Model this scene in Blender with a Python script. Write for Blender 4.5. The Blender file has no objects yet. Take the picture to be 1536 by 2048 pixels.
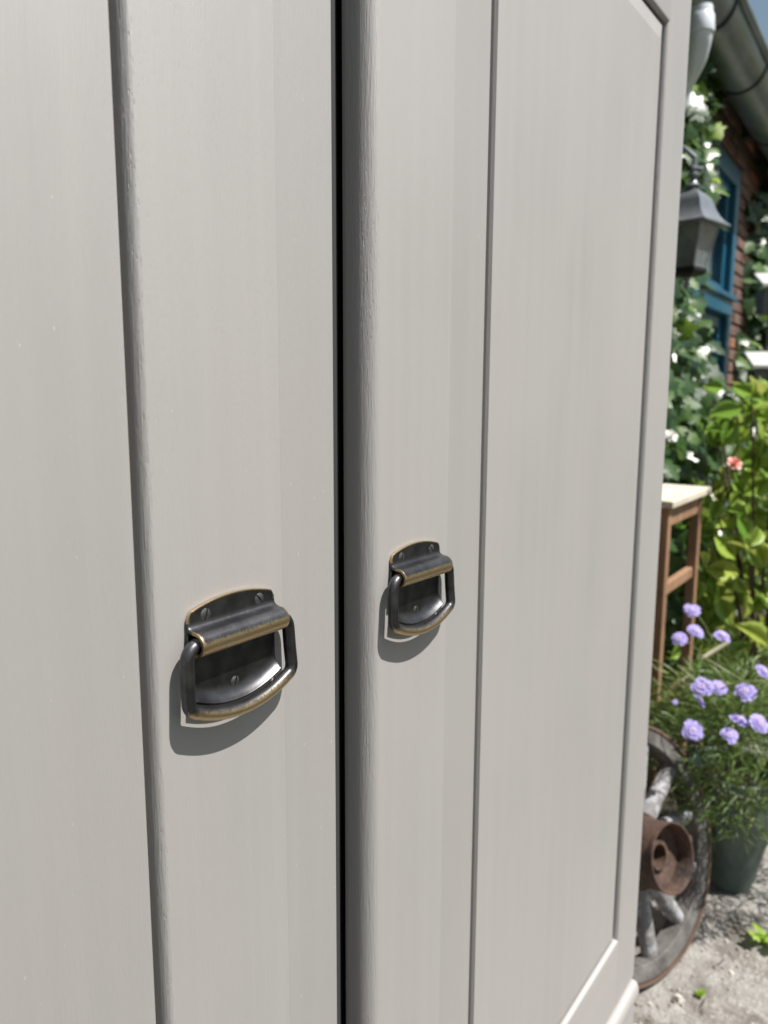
import bpy, bmesh, math, random
from mathutils import Vector, Matrix, Euler, noise
R = math.radians
PI = math.pi
random.seed(11)
S = bpy.context.scene
COL = S.collection

# ------------------------------------------------------------------ camera
CAM = Vector((0.0, -0.30, 1.20))
FPX = 1550.0                      # focal length in pixels of the 1536 x 2048 picture
_vx = Vector((1910 - 768, -(786 - 1024), -FPX)).normalized()
_vz = -Vector((700 - 768, -(11190 - 1024), -FPX)).normalized()
_vz = (_vz - _vx * _vx.dot(_vz)).normalized()
_vy = _vz.cross(_vx)
ROT = Matrix((_vx, _vy, _vz))     # camera space -> world
cd = bpy.data.cameras.new('camera')
cam = bpy.data.objects.new('camera', cd)
COL.objects.link(cam)
cam.matrix_world = Matrix.Translation(CAM) @ ROT.to_4x4()
cd.sensor_fit = 'VERTICAL'
cd.sensor_height = 36.0
cd.lens = FPX / 2048 * 36.0
cd.clip_start = 0.01
cd.clip_end = 800
cd.dof.use_dof = True
cd.dof.focus_distance = 0.455
cd.dof.aperture_fstop = 9.5
S.camera = cam


def ray(px, py):
    return ROT @ Vector((px - 768, -(py - 1024), -FPX))


def atX(px, py, X):
    d = ray(px, py)
    return CAM + d * ((X - CAM.x) / d.x)


def atZ(px, py, Z):
    d = ray(px, py)
    return CAM + d * ((Z - CAM.z) / d.z)


# ------------------------------------------------------------------ light
SUN_EL, SUN_AZ = 60.0, 13.0       # azimuth: right of the wardrobe front's normal
sdir = Vector((math.sin(R(SUN_AZ)) * math.cos(R(SUN_EL)), -math.cos(R(SUN_AZ)) * math.cos(R(SUN_EL)), math.sin(R(SUN_EL))))
W = bpy.data.worlds.new('World')
S.world = W
W.use_nodes = True
nt = W.node_tree
sky = nt.nodes.new('ShaderNodeTexSky')
sky.sky_type = 'NISHITA'
sky.sun_disc = False
sky.sun_elevation = R(SUN_EL)
sky.sun_rotation = math.atan2(sdir.x, sdir.y)
sky.air_density = 1.8
sky.dust_density = 1.5
bg = nt.nodes['Background']
bg.inputs['Strength'].default_value = 0.055
nt.links.new(sky.outputs[0], bg.inputs[0])
sl = bpy.data.lights.new('sun', 'SUN')
sl.energy = 5.0
sl.angle = R(0.5)
sl.color = (1.0, 0.965, 0.915)
so = bpy.data.objects.new('sun', sl)
so.rotation_euler = sdir.to_track_quat('Z', 'Y').to_euler()
so.location = (2, -6, 8)
COL.objects.link(so)
S.view_settings.view_transform = 'Standard'
S.view_settings.look = 'None'
S.view_settings.gamma = 1.0
S.view_settings.exposure = 0.59
S.render.film_transparent = False


# ------------------------------------------------------------------ materials
class NT:
    def __init__(s, name):
        s.m = bpy.data.materials.new(name)
        s.m.use_nodes = True
        s.t = s.m.node_tree
        s.b = s.t.nodes['Principled BSDF']
        s.out = s.t.nodes['Material Output']

    def n(s, typ, **kw):
        nd = s.t.nodes.new('ShaderNode' + typ)
        for k, v in kw.items():
            if k in nd.inputs:
                nd.inputs[k].default_value = v
            else:
                setattr(nd, k, v)
        return nd

    def l(s, a, b):
        s.t.links.new(a, b)

    def coord(s, scale=(1, 1, 1), kind='Object', rot=(0, 0, 0)):
        tc = s.n('TexCoord')
        mp = s.n('Mapping')
        mp.inputs['Scale'].default_value = scale
        mp.inputs['Rotation'].default_value = rot
        s.l(tc.outputs[kind], mp.inputs[0])
        return mp.outputs[0]

    def noise(s, vec, scale, detail=4, rough=.5, dist=0):
        t = s.n('TexNoise')
        t.inputs['Scale'].default_value = scale
        t.inputs['Detail'].default_value = detail
        t.inputs['Roughness'].default_value = rough
        t.inputs['Distortion'].default_value = dist
        s.l(vec, t.inputs['Vector'])
        return t.outputs[0]

    def ramp(s, fac, pts):
        r = s.n('ValToRGB')
        e = r.color_ramp.elements
        while len(e) < len(pts):
            e.new(.5)
        for i, (p, c) in enumerate(pts):
            e[i].position = p
            e[i].color = (c[0], c[1], c[2], 1) if hasattr(c, '__len__') else (c, c, c, 1)
        s.l(fac, r.inputs[0])
        return r.outputs[0]

    def mix(s, fac, a, b, mode='MIX'):
        m = s.n('Mix', data_type='RGBA', blend_type=mode)
        for sock, v in ((m.inputs[0], fac), (m.inputs[6], a), (m.inputs[7], b)):
            if hasattr(v, 'is_linked') or hasattr(v, 'links'):
                s.l(v, sock)
            else:
                sock.default_value = v if not hasattr(v, '__len__') else (v[0], v[1], v[2], 1)
        return m.outputs[2]

    def math(s, op, a, b=0.0):
        m = s.n('Math', operation=op)
        for i, v in enumerate((a, b)):
            if hasattr(v, 'links'):
                s.l(v, m.inputs[i])
            else:
                m.inputs[i].default_value = v
        return m.outputs[0]

    def bump(s, h, strength, dist, prev=None):
        b = s.n('Bump')
        b.inputs['Strength'].default_value = strength
        b.inputs['Distance'].default_value = dist
        s.l(h, b.inputs['Height'])
        if prev is not None:
            s.l(prev, b.inputs['Normal'])
        return b.outputs[0]

    def set(s, **kw):
        for k, v in kw.items():
            k = k.replace('_', ' ')
            if hasattr(v, 'links'):
                s.l(v, s.b.inputs[k])
            elif hasattr(v, '__len__'):
                s.b.inputs[k].default_value = (v[0], v[1], v[2], 1)
            else:
                s.b.inputs[k].default_value = v
        return s


def mat_paint(name, horizontal=False, grain=1.0, pores=1.0, tone=1.0):
    """satin greige paint over grained oak"""
    a = NT(name)
    sc = (14, 1, 1) if not horizontal else (1, 1, 14)
    v1 = a.coord((sc[0] * 1.0, sc[0] if not horizontal else 14, sc[2] if horizontal else 1))
    vb = a.coord((1, 1, 1))
    big = a.noise(vb, 3.5, 3)
    streak = a.noise(a.coord((60, 60, 1.6) if not horizontal else (1.6, 60, 60)), 1.0, 4, .55, .4)
    spk = a.noise(a.coord((1, 1, .5)), 340, 2)
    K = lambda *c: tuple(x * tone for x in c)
    big2 = a.noise(a.coord((5, 5, 1.6) if not horizontal else (1.6, 5, 5)), 2.2, 4, .6)
    c1 = a.mix(a.ramp(big, [(.32, 0), (.68, 1)]), K(.297, .286, .275), K(.332, .315, .303))
    c1 = a.mix(a.ramp(big2, [(.38, 0), (.64, 1)]), c1, K(.332, .309, .297))
    c2 = a.mix(a.math('MULTIPLY', a.ramp(streak, [(.35, 0), (.7, 1)]), .45), c1, K(.359, .342, .327))
    # rare pale specks (dust) and tiny dark pin holes
    chip = a.ramp(spk, [(.755, 0), (.775, 1)])
    c3 = a.mix(a.math('MULTIPLY', chip, .35), c2, (.62, .60, .56))
    # oak pores: short vertical ticks, clustered
    pv = a.coord((1500, 1500, 190) if not horizontal else (190, 1500, 1500))
    por = a.noise(pv, 1.0, 2, .5)
    area = a.ramp(a.noise(a.coord((26, 26, 5) if not horizontal else (5, 26, 26)), 1.0, 3), [(.45, 0), (.68, 1)])
    pm = a.math('MULTIPLY', a.ramp(por, [(.60, 0), (.72, 1)]), area)
    fine = a.noise(a.coord((900, 900, 60) if not horizontal else (60, 900, 900)), 1.0, 3, .6)
    wavy = a.noise(a.coord((9, 9, 4)), 1.0, 2)
    b1 = a.bump(fine, .26 * grain, .0006)
    b2 = a.bump(a.math('MULTIPLY', pm, -1.0), .55 * pores, .0006, b1)
    b3 = a.bump(wavy, .16, .004, a.bump(streak, .10, .0015, b2))
    rg = a.ramp(big, [(.2, .58), (.8, .66)])
    a.set(Base_Color=c3, Roughness=rg, Normal=b3)
    a.b.inputs['Specular IOR Level'].default_value = 1.0
    a.b.inputs['IOR'].default_value = 1.75
    return a.m


M = {}
M['paint'] = mat_paint('greige_paint', False, 1.0, .5)
M['paint_shade_panel'] = mat_paint('greige_paint_baked_shade_panel', False, 1.0, .25, .945)  # same paint, darker: the left panel's shading put into the colour
M['paint_shade_strip'] = mat_paint('greige_paint_baked_shade_strip', False, 1.1, .35, .92)  # same paint, darker: shade of the set-back strips put into the colour
M['paint_round'] = mat_paint('greige_paint_open_grain', False, 2.6, 1.0)
M['paint_h'] = mat_paint('greige_paint_cross', True, .8, .4)

a = NT('cabinet_inside_dark'); a.set(Base_Color=(.035, .035, .037), Roughness=.8); M['dark'] = a.m

# aged bronze with worn brass
a = NT('antique_bronze')
att = a.n('Attribute', attribute_name='wear')
v = a.coord((1, 1, 1))
n1 = a.noise(a.coord((1, 1, .45)), 900, 5, .65)
n2 = a.noise(a.coord((1, 1, 1)), 1500, 3, .6)
n3 = a.noise(v, 90, 4)
w = a.math('ADD', att.outputs['Fac'], a.math('MULTIPLY', a.math('SUBTRACT', n1, .5), 1.0))
w = a.ramp(w, [(.30, 0), (.85, 1)])
dark = a.mix(a.ramp(n3, [(.35, 0), (.7, 1)]), (.068, .067, .071), (.125, .125, .132))
brass = a.mix(n1, (.38, .28, .155), (.62, .48, .285))
a.set(Base_Color=a.mix(w, dark, brass), Metallic=.95,
      Roughness=a.ramp(n2, [(.3, .33), (.75, .46)]),
      Normal=a.bump(n2, .10, .0002, a.bump(n3, .05, .0006)))
M['bronze'] = a.m
a = NT('dark_screw_steel')
a.set(Base_Color=a.mix(a.noise(a.coord(), 900, 3), (.13, .13, .14), (.30, .29, .28)), Metallic=.9, Roughness=.34)
M['screw'] = a.m
a = NT('screw_slot'); a.set(Base_Color=(.006, .006, .006), Roughness=.8); M['slot'] = a.m


def brick_mat(name, c1, c2):
    a = NT(name)
    oi = a.n('ObjectInfo')
    n = a.noise(a.coord((1, 1, 1), 'Generated'), 4, 5, .65)
    n2 = a.noise(a.coord(), 60, 4)
    base = a.mix(oi.outputs['Random'], c1, c2)
    base = a.mix(a.math('MULTIPLY', a.ramp(n, [(.45, 0), (.75, 1)]), .7), base, (.30, .25, .21))
    base = a.mix(a.math('MULTIPLY', a.ramp(n2, [(.5, 0), (.7, 1)]), .5), base, (.06, .045, .04))
    a.set(Base_Color=base, Roughness=.9, Normal=a.bump(n2, .6, .004))
    return a.m


M['brick'] = brick_mat('weathered_brick', (.11, .058, .045), (.20, .095, .065))
M['brick_red'] = brick_mat('orange_brick', (.42, .15, .07), (.36, .12, .06))
a = NT('lime_mortar'); n = a.noise(a.coord(), 45, 5, .6)
a.set(Base_Color=a.mix(n, (.14, .12, .11), (.30, .27, .25)), Roughness=.95, Normal=a.bump(n, .6, .006)); M['mortar'] = a.m
a = NT('teal_blue_paint'); n = a.noise(a.coord((3, 3, 3)), 14, 4)
a.set(Base_Color=a.mix(n, (.008, .075, .135), (.012, .115, .19)), Roughness=.38, Normal=a.bump(n, .15, .003)); M['teal'] = a.m
a = NT('window_glass')
a.set(Base_Color=(.75, .8, .8), Roughness=.03, Transmission_Weight=1.0, IOR=1.45); M['glass'] = a.m
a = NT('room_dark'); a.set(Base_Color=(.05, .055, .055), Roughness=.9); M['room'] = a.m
a = NT('grey_curtain'); a.set(Base_Color=(.55, .58, .64), Roughness=.9); M['curtain'] = a.m
a = NT('old_zinc')
n = a.noise(a.coord((1, 1, 1)), 9, 5, .6); n2 = a.noise(a.coord((2, 14, 14)), 2, 4)
c = a.mix(a.ramp(n, [(.35, 0), (.65, 1)]), (.16, .18, .185), (.28, .31, .325))
c = a.mix(a.math('MULTIPLY', a.ramp(n2, [(.42, 0), (.68, 1)]), .75), c, (.12, .155, .065))
a.set(Base_Color=c, Metallic=.55, Roughness=a.ramp(n, [(.3, .32), (.7, .5)]), Normal=a.bump(n, .2, .01)); M['zinc'] = a.m
a = NT('pale_zinc')
n = a.noise(a.coord(), 30, 4)
a.set(Base_Color=a.mix(n, (.66, .71, .75), (.78, .82, .85)), Metallic=.1, Roughness=.32); M['pale_zinc'] = a.m
a = NT('dark_wood_board'); n = a.noise(a.coord((2, 25, 25)), 2, 4)
a.set(Base_Color=a.mix(n, (.03, .022, .016), (.07, .05, .035)), Roughness=.85); M['soffit'] = a.m
a = NT('roof_tile_red'); n = a.noise(a.coord(), 12, 4)
a.set(Base_Color=a.mix(n, (.20, .08, .05), (.30, .14, .09)), Roughness=.85); M['tile'] = a.m


def wood(name, c1, c2, scale=(40, 40, 3), rough=.7):
    a = NT(name)
    n = a.noise(a.coord(scale), 1.0, 5, .6, .6)
    n2 = a.noise(a.coord(), 25, 4)
    c = a.mix(a.ramp(n, [(.3, 0), (.7, 1)]), c1, c2)
    c = a.mix(a.math('MULTIPLY', a.ramp(n2, [(.5, 0), (.75, 1)]), .35), c, tuple(x * .45 for x in c1))
    a.set(Base_Color=c, Roughness=rough, Normal=a.bump(n, .35, .002))
    return a.m


M['stool_leg'] = wood('warm_brown_wood', (.20, .11, .06), (.37, .215, .125))
M['stool_top'] = wood('bleached_wood', (.54, .47, .37), (.72, .65, .54), (3, 40, 40))
M['box_wood'] = wood('silvered_wood', (.10, .09, .085), (.20, .18, .17))
M['white_board'] = wood('bleached_roof_board', (.42, .41, .39), (.60, .59, .57), (3, 30, 30))
a = NT('flaking_white_paint_on_wood')
n = a.noise(a.coord((3, 3, 3)), 9, 6, .7)
fl = a.ramp(n, [(.46, 0), (.56, 1)])
a.set(Base_Color=a.mix(fl, (.17, .165, .165), (.36, .36, .375)), Roughness=.8, Normal=a.bump(fl, .3, .001)); M['flaky'] = a.m
a = NT('weathered_grey_felloe')
n = a.noise(a.coord(), 16, 6, .65); n2 = a.noise(a.coord(), 60, 4)
a.set(Base_Color=a.mix(a.ramp(n, [(.35, 0), (.65, 1)]), (.040, .035, .032), (.17, .16, .15)), Roughness=.9, Normal=a.bump(n2, .5, .004)); M['felloe'] = a.m
a = NT('rusty_iron')
n = a.noise(a.coord(), 22, 6, .7); n2 = a.noise(a.coord(), 120, 3)
c = a.mix(a.ramp(n, [(.35, 0), (.62, 1)]), (.030, .024, .022), (.115, .062, .042))
c = a.mix(a.math('MULTIPLY', a.ramp(n2, [(.5, 0), (.7, 1)]), .4), c, (.16, .12, .095))
a.set(Base_Color=c, Metallic=.15, Roughness=.7, Normal=a.bump(n2, .4, .002)); M['rust'] = a.m
a = NT('iron_tyre_brown')
n = a.noise(a.coord(), 30, 5, .7)
a.set(Base_Color=a.mix(n, (.07, .05, .04), (.22, .14, .10)), Metallic=.2, Roughness=.65); M['tyre'] = a.m
a = NT('green_glazed_clay')
n = a.noise(a.coord((1, 1, .6)), 14, 5, .65); n2 = a.noise(a.coord(), 5, 3)
c = a.mix(a.ramp(n, [(.35, 0), (.7, 1)]), (.035, .065, .055), (.13, .165, .145))
c = a.mix(a.math('MULTIPLY', a.ramp(n2, [(.52, 0), (.72, 1)]), .6), c, (.20, .20, .16))
a.set(Base_Color=c, Roughness=.55, Normal=a.bump(n, .3, .004)); M['pot'] = a.m
a = NT('potting_soil'); a.set(Base_Color=(.03, .022, .016), Roughness=1.0); M['soil'] = a.m
a = NT('lantern_metal')
n = a.noise(a.coord(), 40, 5)
a.set(Base_Color=a.mix(n, (.14, .155, .17), (.27, .29, .31)), Metallic=.3, Roughness=.36, Normal=a.bump(n, .15, .002)); M['lantern'] = a.m
a = NT('lantern_dark'); a.set(Base_Color=(.02, .02, .022), Metallic=.5, Roughness=.5); M['black_iron'] = a.m
a = NT('lantern_glass')
n = a.noise(a.coord((1, 1, 1)), 14, 3)
a.set(Base_Color=a.mix(n, (.30, .34, .34), (.62, .68, .68)), Roughness=a.ramp(n, [(.3, .10), (.7, .4)]), Transmission_Weight=.7, IOR=1.45); M['lglass'] = a.m
a = NT('rusty_candle'); a.set(Base_Color=(.30, .12, .07), Roughness=.8); M['candle'] = a.m


def leaf_mat(name, c1, c2, c3, rough=.3, trans=.3, tcol=None):
    a = NT(name)
    geo = a.n('NewGeometry')
    rnd = geo.outputs['Random Per Island']
    oi = a.n('ObjectInfo')
    r = a.math('FRACT', a.math('ADD', rnd, oi.outputs['Random']))
    c = a.ramp(r, [(0, c1), (.55, c2), (1, c3)])
    n = a.noise(a.coord(), 70, 3)
    c = a.mix(a.math('MULTIPLY', n, .35), c, tuple(x * .55 for x in c1))
    a.set(Base_Color=c, Roughness=rough, Normal=a.bump(n, .3, .004))
    tr = a.n('BsdfTranslucent')
    tc = a.mix(.5, c, tcol or tuple(min(1, x * 2.2) for x in c3))
    a.l(tc, tr.inputs['Color'])
    ms = a.n('MixShader')
    ms.inputs[0].default_value = trans
    a.l(a.b.outputs[0], ms.inputs[1])
    a.l(tr.outputs[0], ms.inputs[2])
    a.l(ms.outputs[0], a.out.inputs[0])
    return a.m


M['ivy'] = leaf_mat('ivy_leaf', (.016, .044, .014), (.038, .090, .020), (.10, .18, .035), .32, .2)
M['ivy_young'] = leaf_mat('young_ivy_leaf', (.14, .26, .02), (.24, .40, .03), (.36, .50, .06), .35, .4)
M['lime'] = leaf_mat('glossy_lime_leaf', (.13, .27, .04), (.29, .45, .07), (.50, .56, .12), .16, .25)
M['feather'] = leaf_mat('feathery_leaf', (.04, .09, .03), (.10, .18, .045), (.24, .30, .08), .45, .3)
M['stem'] = leaf_mat('pale_green_stem', (.14, .18, .06), (.20, .24, .09), (.26, .27, .13), .5, .15)
a = NT('ivy_bark'); a.set(Base_Color=(.10, .07, .05), Roughness=.9); M['bark'] = a.m
a = NT('lilac_petal')
n = a.noise(a.coord(), 160, 3)
geo = a.n('NewGeometry')
c = a.mix(n, (.40, .34, .72), (.56, .49, .86))
a.set(Base_Color=c, Roughness=.6)
tr = a.n('BsdfTranslucent'); a.l(c, tr.inputs[0]); ms = a.n('MixShader'); ms.inputs[0].default_value = .3
a.l(a.b.outputs[0], ms.inputs[1]); a.l(tr.outputs[0], ms.inputs[2]); a.l(ms.outputs[0], a.out.inputs[0]); M['petal'] = a.m
a = NT('flower_centre'); a.set(Base_Color=(.52, .42, .62), Roughness=.8, Normal=a.bump(a.noise(a.coord(), 500, 2), .8, .002)); M['centre'] = a.m
a = NT('white_petal'); a.set(Base_Color=(.80, .78, .74), Roughness=.6); M['white_petal'] = a.m
a = NT('coral_petal'); a.set(Base_Color=(.75, .33, .27), Roughness=.5); M['coral'] = a.m
a = NT('dry_stalk'); a.set(Base_Color=(.50, .47, .32), Roughness=.6); M['stalk'] = a.m

# ground: worn concrete with dirt, moss and fine grit
a = NT('worn_concrete')
v = a.coord()
n1 = a.noise(v, 3.2, 6, .6); n2 = a.noise(v, 22, 6, .7); n3 = a.noise(v, 110, 4, .6); n4 = a.noise(v, 9, 5, .65, .3)
c = a.mix(a.ramp(n2, [(.3, 0), (.7, 1)]), (.20, .188, .172), (.38, .362, .335))
c = a.mix(a.math('MULTIPLY', a.ramp(n4, [(.46, 0), (.60, 1)]), .8), c, (.12, .105, .09))
c = a.mix(a.math('MULTIPLY', a.ramp(n3, [(.58, 0), (.70, 1)]), .6), c, (.60, .57, .51))
c = a.mix(a.math('MULTIPLY', a.ramp(n1, [(.60, 0), (.72, 1)]), .35), c, (.09, .10, .05))
h = a.math('ADD', a.math('MULTIPLY', n2, .6), a.math('MULTIPLY', n3, .4))
a.set(Base_Color=c, Roughness=.95, Normal=a.bump(h, .8, .02)); M['ground'] = a.m
a = NT('grit'); oi = a.n('NewGeometry')
a.set(Base_Color=a.ramp(oi.outputs['Random Per Island'], [(0, (.12, .10, .085)), (.5, (.30, .27, .235)), (1, (.52, .49, .44))]), Roughness=.9); M['grit'] = a.m
a = NT('dry_leaf'); a.set(Base_Color=(.24, .13, .07), Roughness=.7); M['dryleaf'] = a.m


# ------------------------------------------------------------------ helpers
def props(o, label=None, cat=None, group=None, kind=None):
    if label: o['label'] = label
    if cat: o['category'] = cat
    if group: o['group'] = group
    if kind: o['kind'] = kind
    return o


def thing(name, label, cat, loc=(0, 0, 0), group=None):
    o = bpy.data.objects.new(name, None)
    o.empty_display_size = .05
    o.location = loc
    COL.objects.link(o)
    return props(o, label, cat, group)


def root_of(o):
    while o.parent:
        o = o.parent
    return o


def link_mesh(name, me, parent=None, loc=None, rot=None):
    o = bpy.data.objects.new(name, me)
    COL.objects.link(o)
    if parent is not None:
        o.parent = parent
    if loc is not None:
        o.location = loc
    if rot is not None:
        o.rotation_euler = rot
    return o


def obj(name, bm, mat, parent=None, smooth=None, origin=None, bevel=0, solid=0):
    """bm in world coordinates; verts are stored relative to the thing's base"""
    off = Vector(root_of(parent).location) if parent is not None else Vector(origin or (0, 0, 0))
    for vv in bm.verts:
        vv.co -= off
    me = bpy.data.meshes.new(name)
    bmesh.ops.recalc_face_normals(bm, faces=bm.faces)
    bm.to_mesh(me)
    bm.free()
    for mm in (mat if isinstance(mat, (list, tuple)) else [mat]):
        me.materials.append(mm)
    if smooth is not None:
        me.shade_smooth()
        me.set_sharp_from_angle(angle=R(smooth))
    o = link_mesh(name, me, parent)
    if parent is None:
        o.location = off
    if solid:
        s = o.modifiers.new('solid', 'SOLIDIFY'); s.thickness = solid; s.offset = -1
    if bevel:
        b = o.modifiers.new('bevel', 'BEVEL'); b.width = bevel; b.segments = 2; b.limit_method = 'ANGLE'; b.angle_limit = R(40)
    return o


def box(bm, x0, x1, y0, y1, z0, z1, mi=0, fn=None):
    vs = [bm.verts.new((x, y, z)) for x in (x0, x1) for y in (y0, y1) for z in (z0, z1)]
    if fn:
        for q in vs: q.co = fn(q.co)
    for f in ((0, 1, 3, 2), (4, 6, 7, 5), (0, 4, 5, 1), (2, 3, 7, 6), (0, 2, 6, 4), (1, 5, 7, 3)):
        bm.faces.new([vs[i] for i in f]).material_index = mi
    return vs


def prism(bm, pts, z0, z1, axis='Z', mat_fn=None, nseg=1):
    """closed polygon pts extruded. axis Z: pts=(x,y); axis X: pts=(y,z) extruded in x"""
    rings = []
    for k in range(nseg + 1):
        t = z0 + (z1 - z0) * k / nseg
        rings.append([bm.verts.new((p[0], p[1], t) if axis == 'Z' else (t, p[0], p[1])) for p in pts])
    n = len(pts)
    for k in range(nseg):
        for i in range(n):
            f = bm.faces.new((rings[k][i], rings[k][(i + 1) % n], rings[k + 1][(i + 1) % n], rings[k + 1][i]))
            if mat_fn: f.material_index = mat_fn(i)
    bm.faces.new(rings[0]); bm.faces.new(rings[-1])


def arc(cx, cy, rx, ry, a0, a1, n):
    return [(cx + rx * math.cos(R(a0 + (a1 - a0) * i / n)), cy + ry * math.sin(R(a0 + (a1 - a0) * i / n))) for i in range(n + 1)]


def tube(bm, pts, rad, seg=10, cap=True, mi=0):
    pts = [Vector(p) for p in pts]
    n = len(pts)
    rr = rad if hasattr(rad, '__len__') else [rad] * n
    rings = []
    prev = None
    for i, p in enumerate(pts):
        d = (pts[min(i + 1, n - 1)] - pts[max(i - 1, 0)]).normalized()
        if prev is None:
            u = d.orthogonal().normalized()
        else:
            u = (prev - d * prev.dot(d)).normalized()
        prev = u
        w_ = d.cross(u)
        rings.append([bm.verts.new(p + (u * math.cos(2 * PI * k / seg) + w_ * math.sin(2 * PI * k / seg)) * rr[i]) for k in range(seg)])
    for i in range(n - 1):
        for k in range(seg):
            bm.faces.new((rings[i][k], rings[i][(k + 1) % seg], rings[i + 1][(k + 1) % seg], rings[i + 1][k])).material_index = mi
    if cap:
        bm.faces.new(rings[0]).material_index = mi; bm.faces.new(rings[-1]).material_index = mi
    return rings


def lathe(bm, prof, M4=Matrix.Identity(4), seg=32, close=False, mi=0):
    rings = []
    for r_, z_ in prof:
        rings.append([bm.verts.new(M4 @ Vector((r_ * math.cos(2 * PI * k / seg), r_ * math.sin(2 * PI * k / seg), z_))) for k in range(seg)])
    m = len(rings)
    for i in range(m if close else m - 1):
        A, B = rings[i], rings[(i + 1) % m]
        for k in range(seg):
            bm.faces.new((A[k], A[(k + 1) % seg], B[(k + 1) % seg], B[k])).material_index = mi


NEW = bmesh.new

# ------------------------------------------------------------------ ground
bm = NEW()
box(bm, -60, 90, -60, 90, -.3, 0)
props(obj('ground', bm, M['ground']), kind='structure')

a = NT('added_bounce_cut_dark'); n = a.noise(a.coord(), 6, 6, .7); n2 = a.noise(a.coord(), 160, 4, .7)
a.set(Base_Color=a.mix(n, a.mix(n2, (.022, .028, .016), (.050, .058, .030)), (.045, .045, .030)), Roughness=.95, Normal=a.bump(n2, 1.0, .03))
bm = NEW()  # dark sheet added out of view to cut light bounced off the yard
nn_ = 90
lo = [(-14 + 40 * i / nn_) for i in range(nn_ + 1)]
ea = [bm.verts.new((x, -.62 + .05 * math.sin(x * 3.1) + .03 * math.sin(x * 7.7), .004)) for x in lo]
eb = [bm.verts.new((x, -14, .004)) for x in lo]
for i in range(nn_): bm.faces.new((ea[i], eb[i], eb[i + 1], ea[i + 1]))
props(obj('added_bounce_cut_sheet', bm, a.m), kind='structure')
bm = NEW()
ea = [bm.verts.new((x, .21 + .03 * math.sin(x * 4.1) + .02 * math.sin(x * 9.7), .004)) for x in lo]
eb = [bm.verts.new((x, .21 + .30, .03)) for x in lo]; ec = [bm.verts.new((x, 1.0, .03)) for x in lo]
for i in range(nn_):
    if 0.9 < lo[i] < 9:
        bm.faces.new((ea[i], ea[i + 1], eb[i + 1], eb[i])); bm.faces.new((eb[i], eb[i + 1], ec[i + 1], ec[i]))
bmesh.ops.delete(bm, geom=[v_ for v_ in bm.verts if not v_.link_faces], context='VERTS')
props(obj('soil_bed', bm, M['soil']), kind='structure')

# ------------------------------------------------------------------ brick house along the back
SL = .033                                     # the wall runs almost parallel to the wardrobe
TH = math.atan(SL)
UV = Vector((math.cos(TH), math.sin(TH), 0))
NV = Vector((math.sin(TH), -math.cos(TH), 0))  # out of the wall, towards the yard
P0 = Vector((3.3, .62, 0))


def wall(u, off, z):
    """u = metres along the wall (u ~ world X), off = metres out of the wall face"""
    return P0 + UV * ((u - 3.3)) + NV * off + Vector((0, 0, z))


WL = lambda c: wall(c.x, -c.y, c.z)           # box coordinates (u, depth, z) -> world
ZE = 2.47
house = thing('brick_house', 'old brick farmhouse with teal window, zinc gutter and ivy behind the wardrobe', 'house', (4, .65, 0))
U0, U1 = 3.13, 4.24                           # window opening
ZB, ZT = 1.02, 2.262
bm = NEW()
for (a0, a1, z0, z1) in ((-2, U0, 0, ZE), (U1, 9.5, 0, ZE), (U0, U1, 0, ZB), (U0, U1, ZT, ZE)):
    box(bm, a0, a1, .008, .30, z0, z1, fn=WL)
obj('wall', bm, M['mortar'], house)
# bricks laid in courses
bm = NEW(); box(bm, -.1025, .1025, -.010, .02, -.0255, .0255)
bmesh.ops.bevel(bm, geom=[e for e in bm.edges], offset=.004, segments=1, affect='EDGES')
mb = bpy.data.meshes.new('brick'); bm.to_mesh(mb); bm.free(); mb.materials.append(M['brick'])
mb2 = mb.copy(); mb2.materials.clear(); mb2.materials.append(M['brick_red'])
rest = NEW()
cnt = 0
rb = random.Random(5)
for row in range(40):
    z = .036 + row * .0615
    if z > ZE - .03: break
    for k in range(-9, 43):
        u = k * .2155 + (.108 if row % 2 else 0)
        ua, ub = u - .1025, u + .1025
        if ZB - .03 < z < ZT + .02:
            if ua > U0 - .005 and ub < U1 + .005: continue
            if ua < U0 < ub: ub = U0 - .004
            if ua < U1 < ub: ua = U1 + .004
            if ub - ua < .03: continue
        near = (3.6 < u < 4.95 and z > .85 and cnt < 290)
        jit = rb.uniform(-.004, .005)
        if near:
            o = link_mesh('brick', mb2 if rb.random() < .16 else mb, house)
            o.location = wall((ua + ub) / 2, jit, z) - house.location
            o.rotation_euler = (rb.uniform(-.01, .01), rb.uniform(-.012, .012), TH)
            o.scale = ((ub - ua) / .205, 1, 1)
            cnt += 1
        else:
            box(rest, ua, ub, -.010 - jit, .02, z - .0255, z + .0255, fn=WL)
props(obj('brick_courses', rest, M['brick'], house), kind='stuff')
# roof, soffit
bm = NEW()
prism(bm, [(-.13, 2.515), (2.6, 4.35), (2.6, 4.43), (-.13, 2.595)], -2.1, 9.6, 'X')
for q in bm.verts: q.co = wall(q.co.x, -q.co.y, q.co.z)
obj('roof', bm, M['tile'], house)
bm = NEW(); box(bm, -2, 9.5, -.10, .35, ZE + .003, ZE + .028, fn=WL); box(bm, -2, 9.5, -.122, -.101, ZE - .045, ZE + .05, fn=WL)
obj('eaves_board', bm, M['soffit'], house)
for u in [x * .6 - 1.8 for x in range(19)]:
    bm = NEW(); box(bm, u - .03, u + .03, -.095, .006, ZE - .075, ZE + .001, fn=WL)
    obj('rafter_end', bm, M['soffit'], house)
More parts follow.
